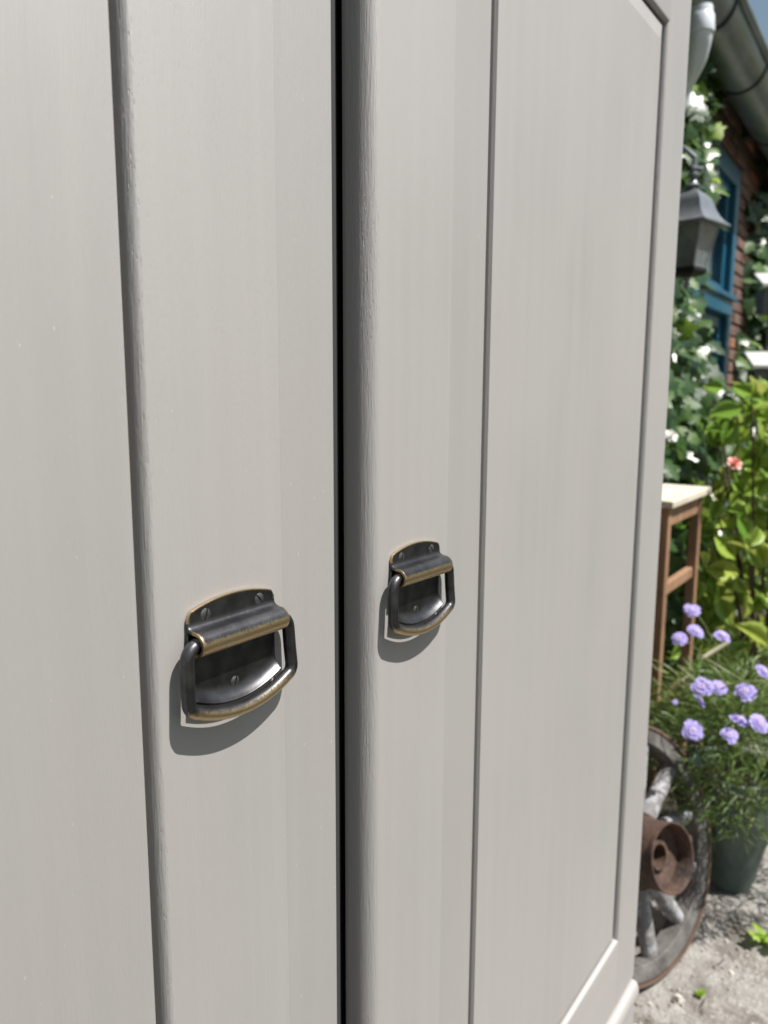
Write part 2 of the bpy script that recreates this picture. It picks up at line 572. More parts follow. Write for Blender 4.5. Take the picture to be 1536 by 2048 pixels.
# gutter: half round, rolled bead on the front edge
GO, GZ, GR = .158, 2.402, .088
bm = NEW()
prof = arc(0, 0, GR, GR, 175, 365, 22) + list(reversed(arc(0, 0, GR - .004, GR - .004, 175, 365, 22)))
prism(bm, prof, -2.1, 9.5, 'X', nseg=24)
for q in bm.verts: q.co = wall(q.co.x, GO + q.co.y, GZ + q.co.z)
g = obj('gutter', bm, M['zinc'], house, smooth=40)
bm = NEW()
prism(bm, arc(GR + .006, .006, .0145, .0145, 0, 345, 15), -2.1, 9.5, 'X')
for q in bm.verts: q.co = wall(q.co.x, GO + q.co.y, GZ + q.co.z)
obj('rolled_edge', bm, M['zinc'], g, smooth=40)


def onwall(px, py, off):
    d = ray(px, py)
    t = ((P0 + NV * off - CAM).dot(NV)) / d.dot(NV)
    p = CAM + d * t
    return 3.3 + (p - P0).dot(UV), p.z


for u in (1.35, 1.95, onwall(1445, 42, GO + .05)[0], onwall(1500, 213, GO + .04)[0], 4.05, 4.75):
    bm = NEW()
    prism(bm, arc(0, 0, GR + .0045, GR + .0045, 178, 362, 22) + list(reversed(arc(0, 0, GR + .0005, GR + .0005, 178, 362, 22))), u - .008, u + .008, 'X')
    for q in bm.verts: q.co = wall(q.co.x, GO + q.co.y, GZ + q.co.z)
    obj('gutter_bracket', bm, M['black_iron'], g, smooth=40)
# window
bm = NEW()
fw = .085
for (a0, a1, z0, z1) in ((U0 + .002, U0 + fw, ZB, ZT - .002), (U1 - fw, U1 - .002, ZB, ZT - .002), (U0 + fw, U1 - fw, ZT - fw, ZT - .002), (U0 + fw, U1 - fw, ZB, ZB + fw)):
    box(bm, a0, a1, -.012, .07, z0, z1, fn=WL)
win = obj('window', bm, M['teal'], house, bevel=.006)
bm = NEW()
box(bm, U0 + fw, U1 - fw, -.030, .075, 1.565, 1.655, fn=WL)
box(bm, U0 + fw - .02, U1 - fw + .05, -.045, -.030, 1.635, 1.66, fn=WL)
obj('transom', bm, M['teal'], win, bevel=.005)
sw = .055
for (z0, z1) in ((ZB + fw, 1.563), (1.657, ZT - fw)):
    bm = NEW()
    a0, a1 = U0 + fw + .002, U1 - fw - .002
    for (x0, x1, q0, q1) in ((a0, a0 + sw, z0, z1), (a1 - sw, a1, z0, z1), (a0 + sw, a1 - sw, z1 - sw, z1), (a0 + sw, a1 - sw, z0, z0 + sw), ((a0 + a1) / 2 - .03, (a0 + a1) / 2 + .03, z0 + sw, z1 - sw)):
        box(bm, x0, x1, .018, .062, q0, q1, fn=WL)
    obj('sash', bm, M['teal'], win, bevel=.004)
    for (x0, x1) in ((a0 + sw, (a0 + a1) / 2 - .03), ((a0 + a1) / 2 + .03, a1 - sw)):
        bm = NEW(); box(bm, x0 - .004, x1 + .004, .038, .043, z0 + sw - .004, z1 - sw + .004, fn=WL)
        obj('pane', bm, M['glass'], win)
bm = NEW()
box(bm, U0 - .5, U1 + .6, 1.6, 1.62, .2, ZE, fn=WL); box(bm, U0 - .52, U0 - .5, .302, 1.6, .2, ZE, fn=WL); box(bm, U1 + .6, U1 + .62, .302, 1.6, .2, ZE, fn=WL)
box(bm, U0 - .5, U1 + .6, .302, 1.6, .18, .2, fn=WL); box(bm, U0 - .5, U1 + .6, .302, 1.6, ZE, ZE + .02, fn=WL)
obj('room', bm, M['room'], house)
bm = NEW()
n = 26
for side in (0, 1):
    base = U1 - .30 if side else U0 + .02
    ring = []
    for i in range(n + 1):
        u = base + .24 * i / n
        d = .075 + .006 * math.sin(i * 1.5)
        ring.append([bm.verts.new(wall(u, -d, z)) for z in (ZB + .04, ZT - .04)])
    for i in range(n):
        bm.faces.new((ring[i][0], ring[i + 1][0], ring[i + 1][1], ring[i][1]))
obj('curtain', bm, M['curtain'], win, smooth=60, solid=.004)
bm = NEW(); box(bm, U0 - .04, U1 + .04, -.05, .03, ZB - .05, ZB - .002, fn=WL)
obj('window_sill', bm, M['teal'], house, bevel=.006)

# downpipe offset with collar
C0 = atX(1396, 40, 2.35)
pipe = thing('downpipe', 'pale zinc downpipe bend with a round collar under the gutter beside the wardrobe', 'downpipe', (C0.x, C0.y, 0))
pp = [atX(1401, 18, 2.35), atX(1402, 40, 2.35), atX(1401, 66, 2.35), atX(1397, 90, 2.36), atX(1388, 122, 2.38), atX(1373, 152, 2.41), atX(1360, 180, 2.43), atX(1350, 215, 2.44), atX(1312, 300, 2.44)]
pp = [Vector(p) for p in pp]
end = pp[-1]; pp += [Vector((end.x, end.y, 1.2)), Vector((end.x, end.y, .05))]
bm = NEW()
# smooth the path
sm = []
for i in range(len(pp) - 1):
    for k in range(5):
        t = k / 5
        p0, p1, p2, p3 = pp[max(i - 1, 0)], pp[i], pp[i + 1], pp[min(i + 2, len(pp) - 1)]
        sm.append(.5 * ((2 * p1) + (p2 - p0) * t + (2 * p0 - 5 * p1 + 4 * p2 - p3) * t * t + (3 * p1 - p0 - 3 * p2 + p3) * t ** 3) if i < 8 else p1.lerp(p2, t))
sm.append(pp[-1])
tube(bm, sm, .0315, 24)
obj('pipe', bm, M['pale_zinc'], pipe, smooth=50)
bm = NEW()
ax = (pp[0] - pp[2]).normalized()
Mx = Matrix.Translation(pp[2]) @ ax.to_track_quat('Z', 'Y').to_matrix().to_4x4()
L = (pp[0] - pp[2]).length
lathe(bm, [(.0318, -.006), (.0355, -.004), (.0365, 0), (.0360, L * .62), (.0345, L * .68), (.028, L * .70), (.027, L * .90), (.022, L * 1.02), (.012, L * 1.08), (0.0001, L * 1.1)], Mx, 28)
obj('collar', bm, M['pale_zinc'], pipe, smooth=35)

# ------------------------------------------------------------------ foliage builders
def leaf_mesh(name, outline, curl, mat, fold=.25):
    """outline: half outline [(along, halfwidth)] ; leaf lies in XY, tip at +X"""
    bm = NEW()
    mid, lft, rgt = [], [], []
    for (t, hw) in outline:
        zc = -curl * t * t
        mid.append(bm.verts.new((t, 0, zc)))
        lft.append(bm.verts.new((t + hw * .0, hw, zc + hw * fold)))
        rgt.append(bm.verts.new((t + hw * .0, -hw, zc + hw * fold)))
    for i in range(len(outline) - 1):
        for side in (lft, rgt):
            try: bm.faces.new((mid[i], mid[i + 1], side[i + 1], side[i]))
            except ValueError: pass
    bmesh.ops.remove_doubles(bm, verts=bm.verts, dist=1e-5)
    me = bpy.data.meshes.new(name)
    bm.to_mesh(me); bm.free()
    me.materials.append(mat)
    me.shade_smooth()
    return me


def ivy_leaf(name, mat):
    bm = NEW()
    pts = [(0, 0), (-.10, .22), (.02, .50), (.22, .36), (.40, .62), (.56, .30), (.78, .24), (1.0, 0), (.78, -.24), (.56, -.30), (.40, -.62), (.22, -.36), (.02, -.50), (-.10, -.22)]
    c = bm.verts.new((.34, 0, .05))
    vs = [bm.verts.new((x, y, -.10 * x * x - .12 * y * y)) for x, y in pts]
    for i in range(len(vs)):
        bm.faces.new((c, vs[i], vs[(i + 1) % len(vs)]))
    me = bpy.data.meshes.new(name); bm.to_mesh(me); bm.free(); me.materials.append(mat); me.shade_smooth()
    return me


def rand_rot(rnd, face, spread):
    """rotation whose Z (leaf normal) is near `face`, tip mostly hanging down"""
    nrm = (Vector(face) + Vector((rnd.uniform(-1, 1), rnd.uniform(-1, 1), rnd.uniform(-1, 1))) * spread).normalized()
    tip = Vector((rnd.uniform(-1, 1), rnd.uniform(-1, 1), rnd.uniform(-1.3, .3)))
    tip = (tip - nrm * nrm.dot(tip)).normalized()
    y = nrm.cross(tip)
    return Matrix((tip, y, nrm)).transposed()


def add_leaf(bm, me, loc, rot, sc):
    vs = [bm.verts.new(loc + rot @ (v_.co * sc)) for v_ in me.vertices]
    for p in me.polygons:
        f = bm.faces.new([vs[i] for i in p.vertices]); f.smooth = True


def plant_leaves(root, spots, meshes, rnd, size, face, spread, nobj=290, part='leaf', massname='leaf_mass', massmat=None):
    """spots sorted by importance: first nobj become leaf parts, the rest one mass"""
    bm = NEW(); rest_n = 0
    for i, sp in enumerate(spots):
        loc, mk = sp[0], sp[1]
        sc = rnd.uniform(*size) * (sp[2] if len(sp) > 2 else 1)
        fr = sp[3] if len(sp) > 3 else face
        rot = rand_rot(rnd, fr, spread)
        if i < nobj:
            o = link_mesh(part, meshes[mk], root)
            o.matrix_local = Matrix.Translation(loc - root.location) @ rot.to_4x4() @ Matrix.Scale(sc, 4)
        else:
            add_leaf(bm, meshes[mk], loc, rot, sc); rest_n += 1
    if rest_n:
        props(obj(massname, bm, massmat or meshes[0].materials[0], root), kind='stuff')
    else:
        bm.free()


IV = [ivy_leaf('ivy_leaf_dark', M['ivy']), ivy_leaf('ivy_leaf_young', M['ivy_young'])]


def visible(p, x0=1200):
    c = ROT.transposed() @ (p - CAM)
    if c.z > -.05: return None
    return 768 + FPX * c.x / -c.z, 1024 - FPX * c.y / -c.z


# ivy left of and below the window
rnd = random.Random(3)
ivy = thing('climbing_ivy', 'dark glossy ivy covering the wall left of the teal window, between wardrobe and lantern', 'ivy', (2.9, .58, 0))
front, back = [], []
tries = 0
while len(front) + len(back) < 2600 and tries < 60000:
    tries += 1
    u = rnd.uniform(1.9, 4.0); z = rnd.uniform(.05, 2.42); off = rnd.uniform(.01, .17) * (1.0 if z < 1.7 else .8)
    p = wall(u, off, z)
    q = visible(p)
    if not q: continue
    # the growth leaves the window free: ragged edge that steps with the height
    if z > 1.93: lim = 1428 + 8 * math.sin(z * 40)
    elif z > 1.68: lim = 1392 + 6 * math.sin(z * 50)
    elif z > 1.42: lim = 1400 + 12 * math.sin(z * 31)
    elif z > 1.2: lim = 1424 + 12 * math.sin(z * 27)
    else: lim = 1540
    if q[0] > lim or (z < 1.2 and u > 4.0): continue
    young = (z > 1.95 and rnd.random() < .65) or (z > 1.4 and rnd.random() < .22)
    vis = 1335 < q[0] < 1545 and 150 < q[1] < 1400
    (front if (vis and off > .05) else back).append((p, 1 if young else 0))
plant_leaves(ivy, front + back, IV, rnd, (.055, .095), (-.40, -.75, .55), .60)
bm = NEW()
for k in range(9):
    u = rnd.uniform(2.0, 3.1); pts = []
    for i in range(10):
        pts.append(wall(u + .08 * math.sin(i * .9 + k) + .03 * i * (k % 3 - 1), .012, .0 + i * .24))
    tube(bm, pts, [.012 - .001 * i for i in range(10)], 6)
obj('stem', bm, M['bark'], ivy, smooth=60)

# ivy beyond the brick strip
ivy2 = thing('climbing_ivy', 'sunlit ivy spilling over the far wall, right of the bare brick strip by the window', 'ivy', (5.2, .68, 0))
front, back = [], []
tries = 0
while len(front) + len(back) < 4200 and tries < 60000:
    tries += 1
    u = 4.4 + 2.2 * rnd.random() ** 1.5; z = rnd.uniform(.1, 2.38); off = rnd.uniform(.01, .30)
    if u < 4.47 + .05 * math.sin(z * 17) - (.08 if z < 1.45 else 0) + .05 * math.sin(z * 41): continue
    if off > .04 + (u - 4.4) * .22: continue
    if z > 2.15 and off < .1 and rnd.random() < .6: continue
    p = wall(u, off, z); q = visible(p)
    if not q: continue
    young = rnd.random() < (.38 if 1.6 < z < 2.1 else .2)
    vis = q[0] < 1550 and q[1] < 1200
    (front if vis else back).append((p, 1 if young else 0))
plant_leaves(ivy2, front + back, IV, rnd, (.06, .10), (-.40, -.75, .55), .6)

# glossy pale shrub
OV = [(0, .01), (.10, .13), (.28, .29), (.48, .34), (.68, .28), (.86, .12), (1.0, .0)]
LM = [leaf_mesh('lime_leaf', OV, .18, M['lime'], .25), leaf_mesh('lime_leaf_curled', OV, .42, M['lime'], .5)]
shrub = thing('leafy_shrub', 'bushy shrub with large glossy yellow-green leaves behind the wooden stool', 'shrub', (3.0, .26, 0))
front, back = [], []
for i in range(620):
    z = rnd.uniform(.10, 1.24)
    ang = rnd.uniform(0, 2 * PI)
    rr = (.46 - .22 * max(0, (z - .9) / .4)) * math.sqrt(rnd.uniform(.05, 1))
    p = Vector((3.02 + rr * math.cos(ang) * 1.0, .20 + rr * math.sin(ang) * .62, z))
    q = visible(p)
    if not q: continue
    d = 1 if rnd.random() < .4 else 0
    near = 1 if (math.cos(ang) < .1) else 0
    if q[0] < 1440 and q[1] < 960: continue
    if q[0] < 1385 and rnd.random() < .8: continue
    (front if near and 1340 < q[0] < 1545 else back).append((p, d))
plant_leaves(shrub, front + back, LM, rnd, (.07, .115), (-.40, -.60, .6), .8)
bm = NEW()
for k in range(16):
    an = rnd.uniform(0, 2 * PI); h_ = rnd.uniform(.7, 1.2)
    pts = [Vector((3.02 + .03 * math.cos(an) + .30 * math.cos(an) * (i / 7) ** 1.4, .20 + .19 * math.sin(an) * (i / 7) ** 1.4, h_ * i / 7)) for i in range(8)]
    tube(bm, pts, [.009 - .0009 * i for i in range(8)], 6)
obj('stem', bm, M['bark'], shrub, smooth=60)

# ------------------------------------------------------------------ nest boxes among the leaves
def nest_box(px, py, X, w_, h_, label):
    c = atX(px, py, X)                    # lower front-left edge of the roof
    t = thing('nest_box', label, 'nest box', (c.x, c.y, c.z - h_), 'wooden nest boxes in the greenery')
    Mr = Matrix.Translation(c) @ Matrix.Rotation(R(-62), 4, 'Z')   # front faces the yard and the camera
    fn = lambda v_: Mr @ v_
    bm = NEW(); box(bm, .012, w_ - .012, .014, .13, -h_, -.002, fn=fn); obj('body', bm, M['box_wood'], t, bevel=.002)
    bm = NEW(); prism(bm, [(-.012, 0), (.13, .066), (.13, .082), (-.012, .016)], -.005, w_ + .005, 'X')
    for q in bm.verts: q.co = fn(q.co)
    obj('roof', bm, M['white_board'], t, bevel=.002)
    bm = NEW()
    Mh = Mr @ Matrix.Translation((w_ / 2, .0125, -h_ * .45)) @ Matrix.Rotation(R(90), 4, 'X')
    lathe(bm, [(.0001, 0), (.016, 0), (.016, .001)], Mh, 20); obj('entrance_hole', bm, M['slot'], t)
    bm = NEW(); box(bm, w_ * .5 - .012, w_ * .5 + .012, .131, .145, -h_ - 1.0, .02, fn=fn); obj('post', bm, M['box_wood'], t)
    return t


nest_box(1506, 737, 3.9, .17, .13, 'grey wooden nest box with bleached roof, lower one above the pale shrub')
nest_box(1526, 574, 4.1, .18, .12, 'grey wooden nest box with bleached roof, upper one among the ivy leaves')

# ------------------------------------------------------------------ wall lantern
LC = atX(1385, 385, 2.3); LC.z = 0
LT = thing('wall_lantern', 'grey metal wall lantern with flared four-sided roof hanging in front of the window', 'lantern', (LC.x, LC.y, 1.53))
rc = R(213.4)


def sq(bm, rings, rot=rc, c=LC, cap=True, mi=0):
    rs = []
    for (r_, z_) in rings:
        rs.append([bm.verts.new((c.x + r_ * math.cos(rot + k * PI / 2), c.y + r_ * math.sin(rot + k * PI / 2), z_)) for k in range(4)])
    for i in range(len(rs) - 1):
        for k in range(4):
            bm.faces.new((rs[i][k], rs[i][(k + 1) % 4], rs[i + 1][(k + 1) % 4], rs[i + 1][k]))
    if cap:
        bm.faces.new(rs[0]); bm.faces.new(rs[-1])


bm = NEW()
sq(bm, [(.100, 1.649), (.109, 1.650), (.1095, 1.654), (.094, 1.663), (.078, 1.678), (.066, 1.696), (.060, 1.712), (.052, 1.724), (.036, 1.736), (.018, 1.746), (.014, 1.752)])
roof = obj('lantern_roof', bm, M['lantern'], LT, smooth=25)
bm = NEW()
lathe(bm, [(.0001, 1.75), (.016, 1.75), (.020, 1.757), (.012, 1.765), (.008, 1.775), (.016, 1.782), (.016, 1.787), (.006, 1.794), (.0001, 1.80)], Matrix.Translation((LC.x, LC.y, 0)), 16)
obj('finial', bm, M['lantern'], LT, smooth=40)
bm = NEW()
tr_, br_ = .076, .044
for k in range(4):
    an = rc + k * PI / 2
    tube(bm, [(LC.x + br_ * math.cos(an), LC.y + br_ * math.sin(an), 1.541), (LC.x + tr_ * math.cos(an), LC.y + tr_ * math.sin(an), 1.652)], .0045, 6)
    a2 = an + PI / 2
    for rr, zz in ((br_, 1.541), (tr_, 1.648)):
        tube(bm, [(LC.x + rr * math.cos(an), LC.y + rr * math.sin(an), zz), (LC.x + rr * math.cos(a2), LC.y + rr * math.sin(a2), zz)], .004, 6)
obj('lantern_frame', bm, M['lantern'], LT, smooth=40)
for k in range(4):
    a1, a2 = rc + k * PI / 2, rc + (k + 1) * PI / 2
    bm = NEW()
    vs = [bm.verts.new((LC.x + r_ * .985 * math.cos(an), LC.y + r_ * .985 * math.sin(an), zz)) for (r_, an, zz) in ((br_, a1, 1.543), (br_, a2, 1.543), (tr_, a2, 1.648), (tr_, a1, 1.648))]
    bm.faces.new(vs)
    obj('glass_pane', bm, M['lglass'], LT, solid=.002)
bm = NEW(); sq(bm, [(.020, 1.515), (.046, 1.522), (.052, 1.530), (.052, 1.538), (.046, 1.5405)])
obj('base', bm, M['black_iron'], LT)
bm = NEW(); lathe(bm, [(.0001, 1.485), (.006, 1.488), (.009, 1.497), (.006, 1.505), (.010, 1.510), (.010, 1.5148), (.0001, 1.515)], Matrix.Translation((LC.x, LC.y, 0)), 14)
obj('pendant', bm, M['lantern'], LT, smooth=50)
bm = NEW(); lathe(bm, [(.0001, 1.541), (.013, 1.541), (.012, 1.575), (.016, 1.59), (.010, 1.61), (.0001, 1.63)], Matrix.Translation((LC.x, LC.y, 0)), 14)
obj('candle_bulb', bm, M['candle'], LT, smooth=50)
bm = NEW()
wu = LC.x
wp = wall(wu, .01, 1.84)
tube(bm, [(LC.x, LC.y, 1.797), (LC.x, LC.y, 1.83), (LC.x, LC.y + .03, 1.86), (LC.x, (LC.y + wp.y) / 2, 1.868), (wp.x, wp.y, 1.84)], .007, 8)
tube(bm, [(LC.x - .025, LC.y + .0, 1.80), (LC.x + .03, LC.y - .015, 1.806)], .005, 8)
p1 = wall(wu, .01, 1.72)
tube(bm, [(LC.x, (LC.y + wp.y) / 2, 1.868), (LC.x, wp.y - .06, 1.80), (p1.x, p1.y, 1.73)], .005, 8)
box(bm, wp.x - .03, wp.x + .03, wp.y - .012, wp.y + .004, 1.69, 1.89)
obj('bracket', bm, M['lantern'], LT, smooth=40)

# ------------------------------------------------------------------ wooden stool
ST = thing('wooden_stool', 'tall narrow wooden stool with bleached top and warm brown legs beside the wardrobe', 'stool', (2.24, .40, 0))
x0, x1, y0, y1, zt = 2.045, 2.435, .262, .562, .92
bm = NEW()
box(bm, x0 - .0, x1, y0, (y0 + y1) / 2 - .0012, zt - .020, zt); obj('top_board', bm, M['stool_top'], ST, bevel=.003)
bm = NEW()
box(bm, x0 - .0, x1, (y0 + y1) / 2 + .0012, y1, zt - .020, zt); obj('top_board', bm, M['stool_top'], ST, bevel=.003)
lw = .029
for (lx, ly) in ((x0 + .02, y0 + .015), (x1 - .055, y0 + .015), (x0 + .02, y1 - .05), (x1 - .055, y1 - .05)):
    bm = NEW(); box(bm, lx, lx + lw, ly, ly + lw, 0, zt - .0215); obj('leg', bm, M['stool_leg'], ST, bevel=.003)
bm = NEW(); box(bm, x0 + .055, x1 - .056, y0 + .020, y0 + .040, zt - .075, zt - .0215); obj('apron', bm, M['stool_leg'], ST, bevel=.002)
bm = NEW(); box(bm, x0 + .055, x1 - .056, y1 - .040, y1 - .020, zt - .075, zt - .0215); obj('apron', bm, M['stool_leg'], ST, bevel=.002)
for lx in (x0 + .027, x1 - .048):
    bm = NEW(); box(bm, lx, lx + .02, y0 + .050, y1 - .051, zt - .075, zt - .0215); obj('apron', bm, M['stool_leg'], ST, bevel=.002)
for zz in (.65, .30):
    bm = NEW(); box(bm, x0 + .055, x1 - .056, y0 + .024, y0 + .044, zz, zz + .032); obj('rung', bm, M['stool_leg'], ST, bevel=.003)
    bm = NEW(); box(bm, x0 + .030, x0 + .048, y0 + .050, y1 - .051, zz + .05, zz + .08); obj('rung', bm, M['stool_leg'], ST, bevel=.003)

# ------------------------------------------------------------------ wagon wheel leaning on the wall side
wr = .257
nrm = Vector((math.cos(R(252.8)), math.sin(R(252.8)), .30)).normalized()
side = Vector((0, 0, 1)).cross(nrm).normalized()
up = nrm.cross(side)
cw = Vector((1.498, .096, 0)) + up * wr + Vector((0, 0, .004))
MW = Matrix((side, up, nrm)).transposed().to_4x4(); MW.translation = cw
WH = thing('wagon_wheel', 'old wooden wagon wheel with rusty iron hub leaning beside the wardrobe', 'wheel', (cw.x, cw.y, 0))
bm = NEW()
lathe(bm, [(wr - .038, -.022), (wr - .006, -.024), (wr - .006, .024), (wr - .038, .022)], MW, 72, close=True)
obj('rim', bm, M['felloe'], WH, smooth=30, bevel=.003)
bm = NEW()
lathe(bm, [(wr - .0058, -.027), (wr, -.027), (wr, .027), (wr - .0058, .027)], MW, 72, close=True)
obj('tyre', bm, M['tyre'], WH, smooth=30)
for k in range(12):
    an = k * PI / 6 + .02
    bm = NEW()
    Ms = MW @ Matrix.Rotation(an, 4, 'Z')
    pts, rad = [], []
    for i in range(9):
        t = i / 8
        pts.append(Ms @ Vector((.045 + t * (wr - .08), 0, .004 * (1 - t))))
        rad.append(.0225 - .006 * t)
    tube(bm, pts, rad, 10)
    obj('spoke', bm, M['flaky'], WH, smooth=60)
bm = NEW()
hb = [(.058, -.05), (.064, -.048), (.070, -.02), (.073, .018), (.069, .022), (.068, .04), (.0695, .042), (.0685, .048), (.067, .06), (.0665, .100), (.0685, .102), (.0685, .109), (.0655, .109), (.0625, .103), (.0615, .075), (.030, .068), (.0285, .078), (.0215, .078), (.020, .05), (.0001, .048)]
lathe(bm, hb, MW, 40)
hub = obj('hub', bm, M['rust'], WH, smooth=35)
bm = NEW(); box(bm, .069, .078, -.007, .007, .088, .106)
for q in bm.verts: q.co = MW @ Matrix.Rotation(.18, 4, 'Z') @ q.co
obj('bolt', bm, M['rust'], hub, bevel=.002)
bm = NEW()
lathe(bm, [(.0695, .0225), (.0765, .0225), (.0765, .034), (.0695, .034)], MW, 40, close=True)
obj('hub_band', bm, M['rust'], hub, smooth=35)

# ------------------------------------------------------------------ pot and scabious
pb = Vector((1.925, .040, 0))
PT = thing('plant_pot', 'dark green glazed clay pot on the ground behind the wagon wheel', 'pot', pb)
bm = NEW()
lathe(bm, [(.0001, .002), (.046, .001), (.051, .004), (.062, .05), (.079, .13), (.093, .21), (.101, .275), (.108, .280), (.111, .290), (.110, .305), (.103, .308), (.097, .303), (.094, .26), (.0001, .258)], Matrix.Translation(pb), 48)
obj('pot_wall', bm, M['pot'], PT, smooth=40)
bm = NEW(); lathe(bm, [(.0001, .272), (.05, .27), (.0935, .2605)], Matrix.Translation(pb), 24); obj('soil', bm, M['soil'], PT)

rnd = random.Random(9)
SC = thing('scabious_plant', 'feathery scabious with lilac pincushion flowers growing over the green pot', 'flowering plant', (pb.x, pb.y, .27))
bm = NEW()
for i in range(7500):
    th = rnd.uniform(0, 2 * PI)
    r0 = math.sqrt(rnd.random())
    zz = .325 + .20 * rnd.random() ** .8 * (1.15 - r0 * r0)
    rad = .255 * r0
    c = Vector((pb.x + rad * math.cos(th), pb.y + rad * math.sin(th), zz + .02 - .09 * r0 ** 3 + (.12 if rnd.random() < .1 else 0) * rnd.random()))
    d = Vector((math.cos(th) * .7 + rnd.uniform(-.7, .7), math.sin(th) * .7 + rnd.uniform(-.7, .7), rnd.uniform(-.4, 1.0))).normalized()
    ln = rnd.uniform(.02, .055); wd = rnd.uniform(.0010, .0026)
    s_ = d.orthogonal().normalized(); s_ = (Matrix.Rotation(rnd.uniform(0, PI), 3, d) @ s_) * wd
    drop = Vector((0, 0, -rnd.uniform(0, .012)))
    a0, a1, a2 = c, c + d * ln * .5, c + d * ln + drop
    vs = [bm.verts.new(p) for p in (a0 - s_ * .5, a0 + s_ * .5, a1 + s_, a1 - s_, a2)]
    bm.faces.new((vs[0], vs[1], vs[2], vs[3])); bm.faces.new((vs[3], vs[2], vs[4]))
props(obj('foliage', bm, M['feather'], SC), kind='stuff')
# long arching stems
bm = NEW()
for (a0, a1, a2) in (((1376, 1528), (1440, 1585), (1536, 1612)), ((1424, 1570), (1480, 1620), (1560, 1690)), ((1300, 1318), (1350, 1330), (1375, 1380)), ((1300, 1400), (1345, 1370), (1380, 1350)),
                     ((1306, 1356), (1320, 1372), (1345, 1408)), ((1400, 1310), (1450, 1340), (1500, 1370)), ((1442, 1378), (1490, 1355), (1560, 1365)), ((1505, 1395), (1520, 1380), (1560, 1350)),
                     ((1355, 1330), (1400, 1365), (1445, 1430)), ((1340, 1440), (1370, 1470), (1380, 1500)), ((1420, 1330), (1450, 1350), (1470, 1410))):
    X0 = rnd.uniform(1.66, 1.76)
    q0, q1, q2 = atX(*a0, X0), atX(*a1, X0 - .03), atX(*a2, X0 + .03)
    tube(bm, [q0.lerp(q1, t).lerp(q1.lerp(q2, t), t) for t in [i / 12 for i in range(13)]], .0017, 5)
obj('arching_stem', bm, M['stem'], SC, smooth=60)
bm = NEW()
tube(bm, [atX(1404, 1317, 1.85), atX(1432, 1300, 1.87), atX(1458, 1285, 1.88)], [.0055, .006, .005], 8)
obj('dry_stalk', bm, M['stalk'], SC, smooth=60)


def flower_mesh(sub):
    """pincushion flower, ~1 unit across: ruffled outer petals and a domed centre"""
    bm = NEW()
    rr = random.Random(sub)
    for ring, (r0, r1, n_, z0, z1, w_) in enumerate(((.16, .52, 11, 0, -.04, .15), (.12, .40, 11, .04, .06, .12), (.06, .27, 9, .08, .15, .08))):
        for k in range(n_):
            an = 2 * PI * (k + rr.uniform(-.25, .25)) / n_ + ring * .3
            ca, sa = math.cos(an), math.sin(an)
            L_ = r1 * rr.uniform(.85, 1.08)
            pts = [(r0, -w_ * .4, z0), (r0, w_ * .4, z0), (L_ * .75, w_, (z0 + z1) / 2 + .03), (L_, w_ * .75, z1 + rr.uniform(-.04, .04)), (L_ * .93, w_ * .2, z1), (L_ * 1.04, 0, z1), (L_ * .92, -w_ * .3, z1), (L_, -w_ * .8, z1 + rr.uniform(-.04, .04)), (L_ * .75, -w_, (z0 + z1) / 2 + .03)]
            bm.faces.new([bm.verts.new((x * ca - y * sa, x * sa + y * ca, z)) for x, y, z in pts])
    me = bpy.data.meshes.new('pincushion_petals'); bm.to_mesh(me); bm.free(); me.materials.append(M['petal'])
    bm = NEW(); lathe(bm, [(.13, -.10), (.17, -.03), (.20, .05), (.17, .12), (.10, .16), (.0001, .175)], seg=14)
    mc = bpy.data.meshes.new('pincushion_centre'); bm.to_mesh(mc); bm.free(); mc.materials.append(M['centre']); mc.shade_smooth()
    return me, mc


FM = [flower_mesh(i) for i in range(4)]
for i, (px, py, X, wpx, tilt) in enumerate(((1384, 1220, 1.90, 32, (0, 0)), (1392, 1262, 1.84, 36, (0, 0)), (1359, 1277, 1.80, 32, (.1, 0)), (1445, 1272, 1.90, 34, (.2, .2)), (1405, 1373, 1.72, 42, (0, 0)),
                                  (1437, 1374, 1.76, 36, (0, .3)), (1491, 1383, 1.72, 44, (.2, 0)), (1400, 1402, 1.74, 34, (.6, .6)), (1386, 1461, 1.64, 42, (0, 0)), (1478, 1439, 1.70, 38, (.4, .2)),
                                  (1520, 1447, 1.70, 40, (.2, .1)), (1460, 1470, 1.66, 36, (.3, .3)), (1527, 1343, 1.78, 36, (.5, .3)), (1351, 1405, 1.72, 14, (0, 0)))):
    p = atX(px, py, X)
    dist = (p - CAM).length
    s_ = wpx / FPX * dist * .88 * rnd.uniform(.92, 1.06)
    nz = (Vector((-.62, -.38, .75)) + Vector((.3 * rnd.uniform(-1, 1) + tilt[0], .3 * rnd.uniform(-1, 1) - tilt[1], 0))).normalized()
    mt = Matrix.Translation(p - SC.location) @ nz.to_track_quat('Z', 'Y').to_matrix().to_4x4() @ Matrix.Rotation(rnd.uniform(0, 6), 4, 'Z') @ Matrix.Scale(s_, 4)
    o = link_mesh('flower', FM[i % 4][0], SC); o.matrix_local = mt
    c_ = link_mesh('flower_centre', FM[i % 4][1], o); c_.location = (0, 0, 0)
    bm = NEW()
    q0 = Vector((pb.x + rnd.uniform(-.05, .05), pb.y + rnd.uniform(-.05, .05), .30))
    q1 = Vector(((p.x + q0.x) / 2, (p.y + q0.y) / 2, p.z - .02))
    pe = p - nz * s_ * .1
    tube(bm, [q0.lerp(q1, t).lerp(q1.lerp(pe, t), t) for t in [k / 8 for k in range(9)]], .0014, 5)
    obj('stem', bm, M['stem'], SC, smooth=60)

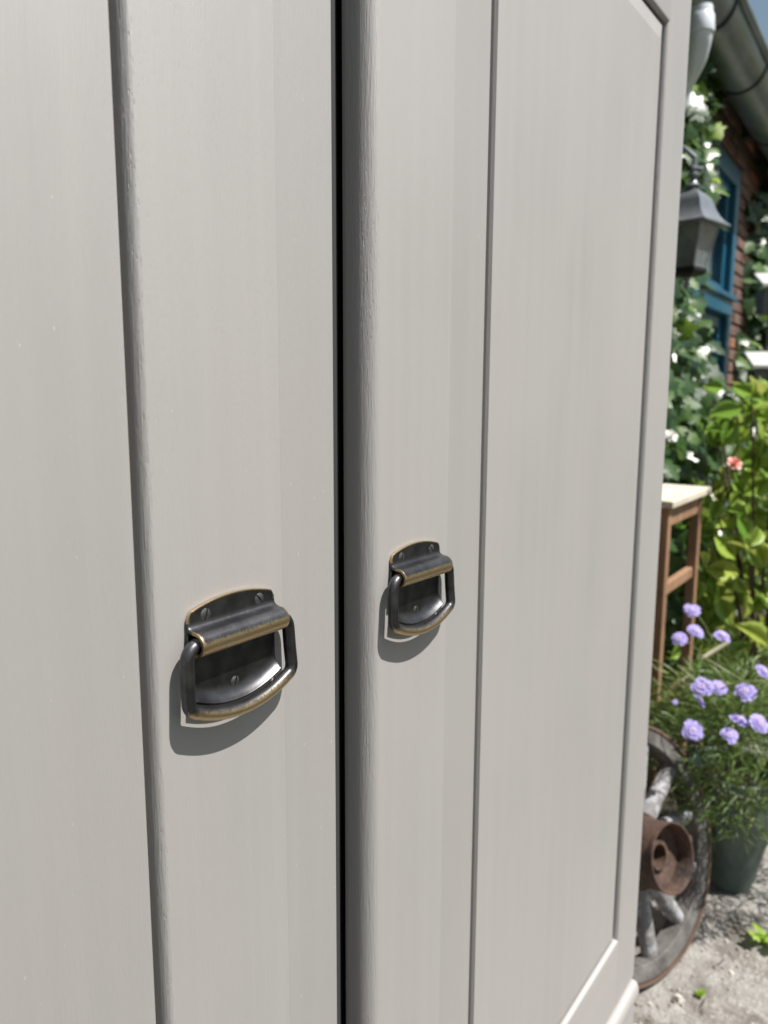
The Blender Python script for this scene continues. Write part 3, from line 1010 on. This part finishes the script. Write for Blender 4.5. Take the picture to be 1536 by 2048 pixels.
# single blooms in the greenery
for (nm, px, py, X, s_, mt, lab) in (('white_flower', 1341, 873, 2.5, .045, 'white_petal', 'small white bloom in front of the dark ivy above the wooden stool'),
                                     ('coral_flower', 1468, 928, 2.42, .045, 'coral', 'round coral pink bloom among the pale leaves right of the stool top')):
    p = atX(px, py, X)
    t = thing(nm, lab, 'flower', p)
    bm = NEW()
    for ring in range(3):
        for k in range(6):
            an = k * PI / 3 + ring * .5
            rr_ = s_ * (.5 - ring * .13)
            M4 = Matrix.Translation(p) @ Vector((-.5, -.5, .6)).to_track_quat('Z', 'Y').to_matrix().to_4x4() @ Matrix.Rotation(an, 4, 'Z')
            pts = [(0, 0, 0), (rr_ * .5, rr_ * .38, .003), (rr_, rr_ * .25, .004 + ring * .006), (rr_, -rr_ * .25, .004 + ring * .006), (rr_ * .5, -rr_ * .38, .003)]
            bm.faces.new([bm.verts.new(M4 @ Vector(q)) for q in pts])
    obj('petals', bm, M[mt], t)
    bm = NEW(); e = wall(p.x + .1, .02, p.z - .35); tube(bm, [p, Vector((p.x + .03, p.y + .05, p.z - .1)), e], .002, 5); obj('stem', bm, M['stem'], t)

# ------------------------------------------------------------------ grit, twigs and weeds on the ground
rnd = random.Random(21)
bm = NEW()
for i in range(5200):
    x = rnd.uniform(.9, 3.2); y = rnd.uniform(-.6, .5)
    s_ = rnd.choice((.0015, .002, .003, .0045)) * rnd.uniform(.7, 1.3)
    if rnd.random() < .02: s_ *= 2.2
    if noise.noise(Vector((x * 5, y * 5, 0))) < rnd.uniform(-.5, .25): continue
    base = [Vector((x + s_ * rnd.uniform(.7, 1.3) * math.cos(k * PI / 2 + .4), y + s_ * rnd.uniform(.7, 1.3) * math.sin(k * PI / 2 + .4), .0005)) for k in range(4)]
    vb_ = [bm.verts.new(q) for q in base]
    vt_ = [bm.verts.new(Vector((x, y, 0)) + (q - Vector((x, y, 0))) * .6 + Vector((0, 0, s_ * rnd.uniform(.6, 1.1)))) for q in base]
    for k in range(4): bm.faces.new((vb_[k], vb_[(k + 1) % 4], vt_[(k + 1) % 4], vt_[k]))
    bm.faces.new(vt_)
props(obj('grit', bm, M['grit'], origin=(1.8, 0, 0)), kind='stuff')
bm = NEW()
for i in range(110):
    x = rnd.uniform(1.2, 3.0); y = rnd.uniform(-.4, .3); an = rnd.uniform(0, PI); L_ = rnd.uniform(.01, .05)
    d = Vector((math.cos(an), math.sin(an), 0)) * L_ / 2
    c = Vector((x, y, .004))
    tube(bm, [c - d, c + Vector((0, 0, .003)) + d.orthogonal() * .1, c + d], .0011, 4)
props(obj('twigs', bm, M['bark'], origin=(2, 0, 0)), kind='stuff')
for (px, py, lab, n_, s_) in ((1534, 1893, 'small bright green weed clump sprouting from the concrete near the right edge', 22, .024), (1399, 1993, 'tiny weed seedling in a crack of the concrete in front of the wheel', 6, .013)):
    c = atZ(px, py, .0)
    t = thing('weed', lab, 'weed', c)
    for k in range(n_):
        an = rnd.uniform(0, 2 * PI)
        o = link_mesh('leaf', IV[1], t)
        d = Vector((math.cos(an), math.sin(an), rnd.uniform(.1, .9))).normalized()
        nn = Vector((-d.x * .4, -d.y * .4, 1)); nn = (nn - d * nn.dot(d)).normalized()
        o.matrix_local = Matrix.Translation(Vector((rnd.uniform(-.02, .02) * n_ / 20, rnd.uniform(-.02, .02) * n_ / 20, .006 + rnd.uniform(0, .02) * n_ / 20))) @ Matrix((d, nn.cross(d), nn)).transposed().to_4x4() @ Matrix.Scale(s_ * rnd.uniform(.7, 1.2), 4)

# ------------------------------------------------------------------ wardrobe
WX0, WX1 = -.305, 1.037
WD = .50
WR = thing('wardrobe', 'large greige painted wooden wardrobe with two panelled doors and bronze pulls', 'wardrobe', (.366, .25, 0))
ZD0, ZD1 = .3575, 1.735           # door bottom / top
bm = NEW(); box(bm, WX1 - .025, WX1 - .002, .0235, WD, .02, 1.80); obj('side_panel', bm, M['paint'], WR, bevel=.001)
bm = NEW(); box(bm, WX0 + .002, WX0 + .025, .0235, WD, .02, 1.80); obj('side_panel', bm, M['paint'], WR, bevel=.001)
bm = NEW(); box(bm, WX0 + .026, WX1 - .026, WD - .012, WD - .001, .02, 1.80); obj('back_panel', bm, M['paint'], WR)
bm = NEW(); box(bm, WX0 + .026, WX1 - .026, .030, WD - .013, ZD0 - .03, ZD0 - .006); obj('floor_board', bm, M['dark'], WR)
bm = NEW(); box(bm, WX0 - .03, WX1 + .03, -.03, WD + .005, 1.8015, 1.85); obj('cornice', bm, M['paint_h'], WR, bevel=.008)
bm = NEW(); box(bm, WX0 + .026, WX1 - .026, .0, .022, ZD1 + .003, 1.80); obj('head_rail', bm, M['paint_h'], WR, bevel=.001)
bm = NEW(); box(bm, WX0 + .0, WX1 - .0, -.004, .0225, .02, .318); obj('plinth', bm, M['paint_h'], WR, bevel=.002)
# base moulding: rounded nose under the doors
bm = NEW()
pr = [(.0225, .3205)] + arc(-.001, .3355, .009, .0150, -90, -180, 8) + arc(-.001, .337, .009, .0150, 180, 90, 8)[1:] + [(.0225, .352)]
prism(bm, pr, WX0 - .001, WX1 + .001, 'X')
obj('base_moulding', bm, M['paint_h'], WR, smooth=35, bevel=.004)
bm = NEW(); box(bm, WX0 + .03, WX0 + .33, .03, WD - .02, 0, .0195); box(bm, WX1 - .33, WX1 - .03, .03, WD - .02, 0, .0195); obj('foot', bm, M['paint'], WR)

RD = .0046                          # rounding of frame edges facing the panels
TK = .0205


def stile(name, parent, xa, xb, ra=0, rb=0, z0=ZD0, z1=ZD1, y0=0, tilt=0, deep=None, mat=None):
    """vertical board; ra/rb: radius of rounding on its left/right front edge"""
    pts = [(xa, TK)] if not deep else []
    if ra and not deep:
        pts += arc(xa + ra, y0 + ra * 1.9, ra, ra * 1.9, 180, 270, 10)
    elif deep:
        ax_, ay_, und = deep
        pts += [(xa, TK)] + arc(xa + ax_, y0 + ay_, ax_, ay_, 180, 270, 14)
    else:
        e = .00005
        pts += [(xa, y0 + e), (xa + e, y0)]
    if rb:
        pts += arc(xb - rb, y0 + tilt + rb, rb, rb, 270, 360, 8)
    else:
        e = .0007
        pts += [(xb - e, y0 + tilt), (xb, y0 + tilt + e)]
    pts += [(xb, TK)]
    nL = len(pts)
    bm = NEW()
    rnd_idx = set()
    for i in range(nL):
        p, q = pts[i], pts[(i + 1) % nL]
        mid = ((p[0] + q[0]) / 2)
        if (ra or deep) and mid < xa + (ra or deep[0]): rnd_idx.add(i)
        if rb and mid > xb - rb: rnd_idx.add(i)
    prism(bm, pts, z0, z1, 'Z', mat_fn=lambda i: 1 if i in rnd_idx else 0, nseg=1)
    return obj(name, bm, [M[mat or 'paint'], M['paint_round']], parent, smooth=32)


def rail(name, parent, xa, xb, za, zb, top=False):
    """horizontal rail between the stiles, rounded on the edge that faces the panel"""
    if not top:
        pts = [(TK, za), (.0006, za), (0, za + .0006)] + arc(RD, zb - RD, RD, RD, 180, 90, 8) + [(TK, zb)]
    else:
        pts = [(TK, zb), (.0006, zb), (0, zb - .0006)] + list(arc(RD, za + RD, RD, RD, 180, 270, 8)) + [(TK, za)]
    bm = NEW()
    prism(bm, pts, xa, xb, 'X')
    return obj(name, bm, M['paint_h'], parent, smooth=32)


def panel(parent, xa, xb, za, zb, y, bev, name='panel', dps=None, mat='paint'):
    """raised field; bev = (left,right,bottom,top) widths of the sloping margin, edges of it lie 3 mm deeper"""
    l_, r_, b_, t_ = bev
    dp = .0028
    bm = NEW()
    xo, xi = (xa, xb), (xa + l_, xb - r_)
    zo, zi = (za, zb), (za + b_, zb - t_)
    yo = [y + (dp if w_ > .003 else .0003) for w_ in bev]
    if dps: yo = [y + q for q in dps]
    A = [bm.verts.new((xo[i], max(yo[0 if i == 0 else 1], yo[2 if k == 0 else 3]) if False else yo[0 if i == 0 else 1] if True else 0, zo[k])) for i, k in ((0, 0), (1, 0), (1, 1), (0, 1))]
    # outer corners: depth from the margins that meet there
    cd_ = [max(yo[0], yo[2]), max(yo[1], yo[2]), max(yo[1], yo[3]), max(yo[0], yo[3])]
    if dps: cd_[1] = cd_[2] = yo[1]
    B = [bm.verts.new((xi[i], y, zi[k])) for i, k in ((0, 0), (1, 0), (1, 1), (0, 1))]
    A[0].co.y, A[1].co.y, A[2].co.y, A[3].co.y = cd_
    if l_ <= .003:
        A[0].co.y = yo[2] ; A[3].co.y = yo[3]
    D = [bm.verts.new((v_.co.x, .0203, v_.co.z)) for v_ in A]
    bm.faces.new(B)
    for i in range(4):
        j = (i + 1) % 4
        bm.faces.new((A[i], A[j], B[j], B[i])); bm.faces.new((D[i], D[j], A[j], A[i]))
    bm.faces.new(D)
    return obj(name, bm, M[mat], parent)


# right door
zr0, zr1 = .4640, 1.6115
bm = NEW(); box(bm, .3990, WX1 - .004, .0207, .0234, ZD0 + .004, ZD1 - .004)
d1 = obj('door', bm, M['paint'], WR)
props(d1, 'right door with a flat raised panel and rounded meeting edge')
XM = .3980
stile('stile', d1, XM, .4945, deep=(.0102, .0140, -.0))
stile('stile', d1, .4945, .5487, rb=RD, y0=.0004, tilt=.0007, mat='paint_shade_strip')
stile('stile', d1, .9548, WX1, ra=RD)
rail('rail', d1, .5428, .9590, ZD0, zr0)
rail('rail', d1, .5428, .9590, zr1, ZD1, top=True)
panel(d1, .5570, .9470, zr0 + .0015, zr1 - .0040, .0022, (.0012, .014, .014, .019))
# left door
bm = NEW(); box(bm, WX0 + .004, .34, .0207, .0234, ZD0 + .004, ZD1 - .004)
d0 = obj('door', bm, M['paint'], WR)
props(d0, 'left door with the panel cut by the left edge of the view')
stile('stile', d0, .2229, .3150, ra=RD)
stile('stile', d0, .3150, .3630, y0=.0006, tilt=.0011, mat='paint_shade_strip')
stile('stile', d0, WX0, -.175, rb=RD)
rail('rail', d0, -.1810, .2272, ZD0, zr0)
rail('rail', d0, -.1810, .2272, zr1, ZD1, top=True)
panel(d0, -.168, .2176, zr0 + .0015, zr1 - .0040, .0040, (.014, .036, .014, .019), dps=(.0028, -.0016, .0028, .0028), mat='paint_shade_panel')
# rebate strip closing the gap between the doors, and dark interior behind
bm = NEW(); box(bm, .345, .3960, .0255, .0300, ZD0, ZD1); obj('rebate_strip', bm, M['dark'], WR)
bm = NEW(); box(bm, .33, .44, .0400, .0460, ZD0, ZD1); obj('centre_post', bm, M['dark'], WR)


# ------------------------------------------------------------------ handles
def wear_attr(me, fn):
    at = me.attributes.new('wear', 'FLOAT', 'POINT')
    for i, v_ in enumerate(me.vertices):
        at.data[i].value = fn(v_.co, v_.normal)


def sheet(bm, rows):
    g_ = [[bm.verts.new(p) for p in r_] for r_ in rows]
    for i in range(len(g_) - 1):
        for k in range(len(g_[0]) - 1):
            bm.faces.new((g_[i][k], g_[i][k + 1], g_[i + 1][k + 1], g_[i + 1][k]))
    return g_


def make_handle(origin):
    """built round its own origin: plate centre X=0, wall at Y=0, Z relative to 1.075 (pivot axis)"""
    HW = .0306
    PC, RC = -.0076, .0056
    NX = 33
    xs = [-HW + 2 * HW * i / (NX - 1) for i in range(NX)]

    def top(x):
        z = .0150 + .0050 * (1 - (x / HW) ** 2)
        e = (abs(x) - (HW - .0030)) / .0030
        if e > 0: z -= .0030 * (1 - math.sqrt(max(0, 1 - e * e)))
        return z

    bm = NEW()
    rows = []
    for f in (1.0, .97, .9, .75, .55, .35, .15, 0):
        rows.append([(x, -.0016, .0098 + (top(x) - .0098) * f) for x in xs])
    for (p, z) in ((.0018, .0084), (.0023, .0074), (.0032, .0066), (.0046, .0060), (.0062, .0057)):
        rows.append([(x, -p, z) for x in xs])
    for i in range(15):
        an = R(90 - 205 * i / 14)
        rows.append([(x, PC - (RC) * math.cos(an), RC * math.sin(an)) for x in xs])
    sheet(bm, rows)
    # lower plate with its outward curled lip

    def sag(x): return .0075 * (1 - (x / HW) ** 2)
    rows = []
    for f in (0, .25, .5, .75, .95):
        rows.append([(x, -.0014, .004 + f * (-.0235 - sag(x))) for x in xs])
    for i in range(0, 11):
        t = i / 10
        an = t * R(62)
        rows.append([(x, -.0014 - .0100 * (1 - math.cos(an)), -.0212 - sag(x) - .0100 * math.sin(an)) for x in xs])
    sheet(bm, rows)
    bmesh.ops.recalc_face_normals(bm, faces=bm.faces)
    me = bpy.data.meshes.new('handle')
    bm.to_mesh(me); bm.free()
    # make sure sheets face the viewer (-Y)
    me.materials.append(M['bronze'])
    me.shade_smooth()

    def wf(co, nn):
        x, y, z = co
        v_ = .03
        if z > .0099 and y > -.002:                      # rubbed rim of the arched top
            e = min(top(x) - z, (HW - abs(x)))
            v_ = max(v_, 1.1 * math.exp(-(e / .00075) ** 2))
        r_ = math.hypot(y - PC, z)
        if r_ < RC + .001 and y < PC + .003:
            an = math.degrees(math.atan2(z, -(y - PC)))
            v_ = max(v_, .05 + 1.0 * math.exp(-(max(0, an + 2) / 22) ** 2))
            v_ = max(v_, .8 * math.exp(-((HW - abs(x)) / .0008) ** 2))
        if z < -.024:
            v_ = max(v_, .22 * min(1, max(0, (-.0014 - y) / .007)))
        return v_

    wear_attr(me, wf)
    o = link_mesh('handle', me, WR, Vector(origin) - WR.location)
    s = o.modifiers.new('solid', 'SOLIDIFY'); s.thickness = .0016; s.offset = 0
    b = o.modifiers.new('bevel', 'BEVEL'); b.width = .0005; b.segments = 2; b.limit_method = 'ANGLE'; b.angle_limit = R(50)
    # bail
    def bail():
        hw = .0362
        pts = []
        PB = PC
        top_r = .0074
        cor = .0060
        L = []
        L.append(Vector((-HW + .004, 0)))
        L.append(Vector((-HW, 0)))
        for i in range(9):
            an = R(90 + 90 * i / 8)
            L.append(Vector((-hw + top_r + top_r * math.cos(an) - .0, -top_r + top_r * math.sin(an))))
        zb_ = -.0335
        hb_ = hw + .0008
        L.append(Vector((-hw - .0004, -.018)))
        for i in range(9):
            an = R(182 + 72 * i / 8)
            L.append(Vector((-hb_ + cor + cor * math.cos(an), zb_ + cor + cor * math.sin(an) - .0005)))
        x_end, z_end = L[-1]
        for i in range(1, 16):
            t = i / 16
            x = x_end + (-2 * x_end) * t
            L.append(Vector((x, z_end - .0075 * (1 - (2 * t - 1) ** 2))))
        left = L[:-15]
        L += [Vector((-q.x, q.y)) for q in reversed(left)]
        for q in L:
            y = PB - .0022 * max(0, min(1, (-q.y - .012) / .028))
            pts.append((q.x, y, q.y))
        return pts

    bm = NEW()
    tube(bm, bail(), .0036, 16)
    me2 = bpy.data.meshes.new('bail'); bmesh.ops.recalc_face_normals(bm, faces=bm.faces); bm.to_mesh(me2); bm.free()
    me2.materials.append(M['bronze']); me2.shade_smooth()

    def wb(co, nn):
        x, y, z = co
        lowf = min(1, max(0, (-z - .030) / .006))
        frontish = max(0, nn.dot(Vector((0, -.75, -.66))))
        return .10 + .95 * lowf * (frontish ** .8) + .12 * max(0, nn.dot(Vector((-.7, -.7, 0))))
    wear_attr(me2, wb)
    bl = link_mesh('bail', me2, o)
    for (sx, sz, an) in ((-.0190, .0118 + .0006, 70), (.0190, .0118 + .0006, 130), (0, -.0290, 72)):
        bm = NEW()
        Ma = Matrix.Translation((sx, -.0019 - (.0 if sz > 0 else -.0002), sz)) @ Matrix.Rotation(R(90), 4, 'X') @ Matrix.Rotation(R(an), 4, 'Z')
        rs, gap = .0037 if sz > 0 else .0033, .00042
        for sgn in (1, -1):
            NR, NA = 6, 14
            rings = []
            for i in range(NR + 1):
                rr_ = rs * math.cos(PI / 2 * i / NR) if i < NR else 0
                hh = .0011 * math.sin(PI / 2 * i / NR)
                ring = []
                for k in range(NA + 1):
                    ang = PI * k / NA
                    xx, yy = rr_ * math.cos(ang), rr_ * math.sin(ang)
                    yy = max(yy, gap)
                    ring.append(bm.verts.new(Ma @ Vector((xx, sgn * yy, hh))))
                rings.append(ring)
            for i in range(NR):
                for k in range(NA):
                    try: bm.faces.new((rings[i][k], rings[i][k + 1], rings[i + 1][k + 1], rings[i + 1][k]))
                    except ValueError: pass
            # slot wall
            for i in range(NR):
                for (ka) in (0, NA):
                    pass
        bmesh.ops.remove_doubles(bm, verts=bm.verts, dist=1e-6)
        lathe(bm, [(rs + .0002, .0), (rs + .0006, .0001), (rs + .0006, -.0003)], Ma, 24)
        n0 = len(bm.faces)
        bm.faces.ensure_lookup_table()
        lathe(bm, [(.00001, .00025), (rs * 1.02, .00025)], Ma, 20, mi=1)
        meS = bpy.data.meshes.new('screw'); bmesh.ops.recalc_face_normals(bm, faces=bm.faces); bm.to_mesh(meS); bm.free()
        meS.materials.append(M['screw']); meS.materials.append(M['slot']); meS.shade_smooth(); meS.set_sharp_from_angle(angle=R(40))
        link_mesh('screw', meS, o)
    return o


h1 = make_handle((.2742, 0, 1.0748))
h2 = make_handle((.4490, .0001, 1.0742))
h1['label'] = 'nearer bronze drop pull, on the left door'
h2['label'] = 'farther bronze drop pull, on the right door'
h2.rotation_euler = (0, R(.6), 0)
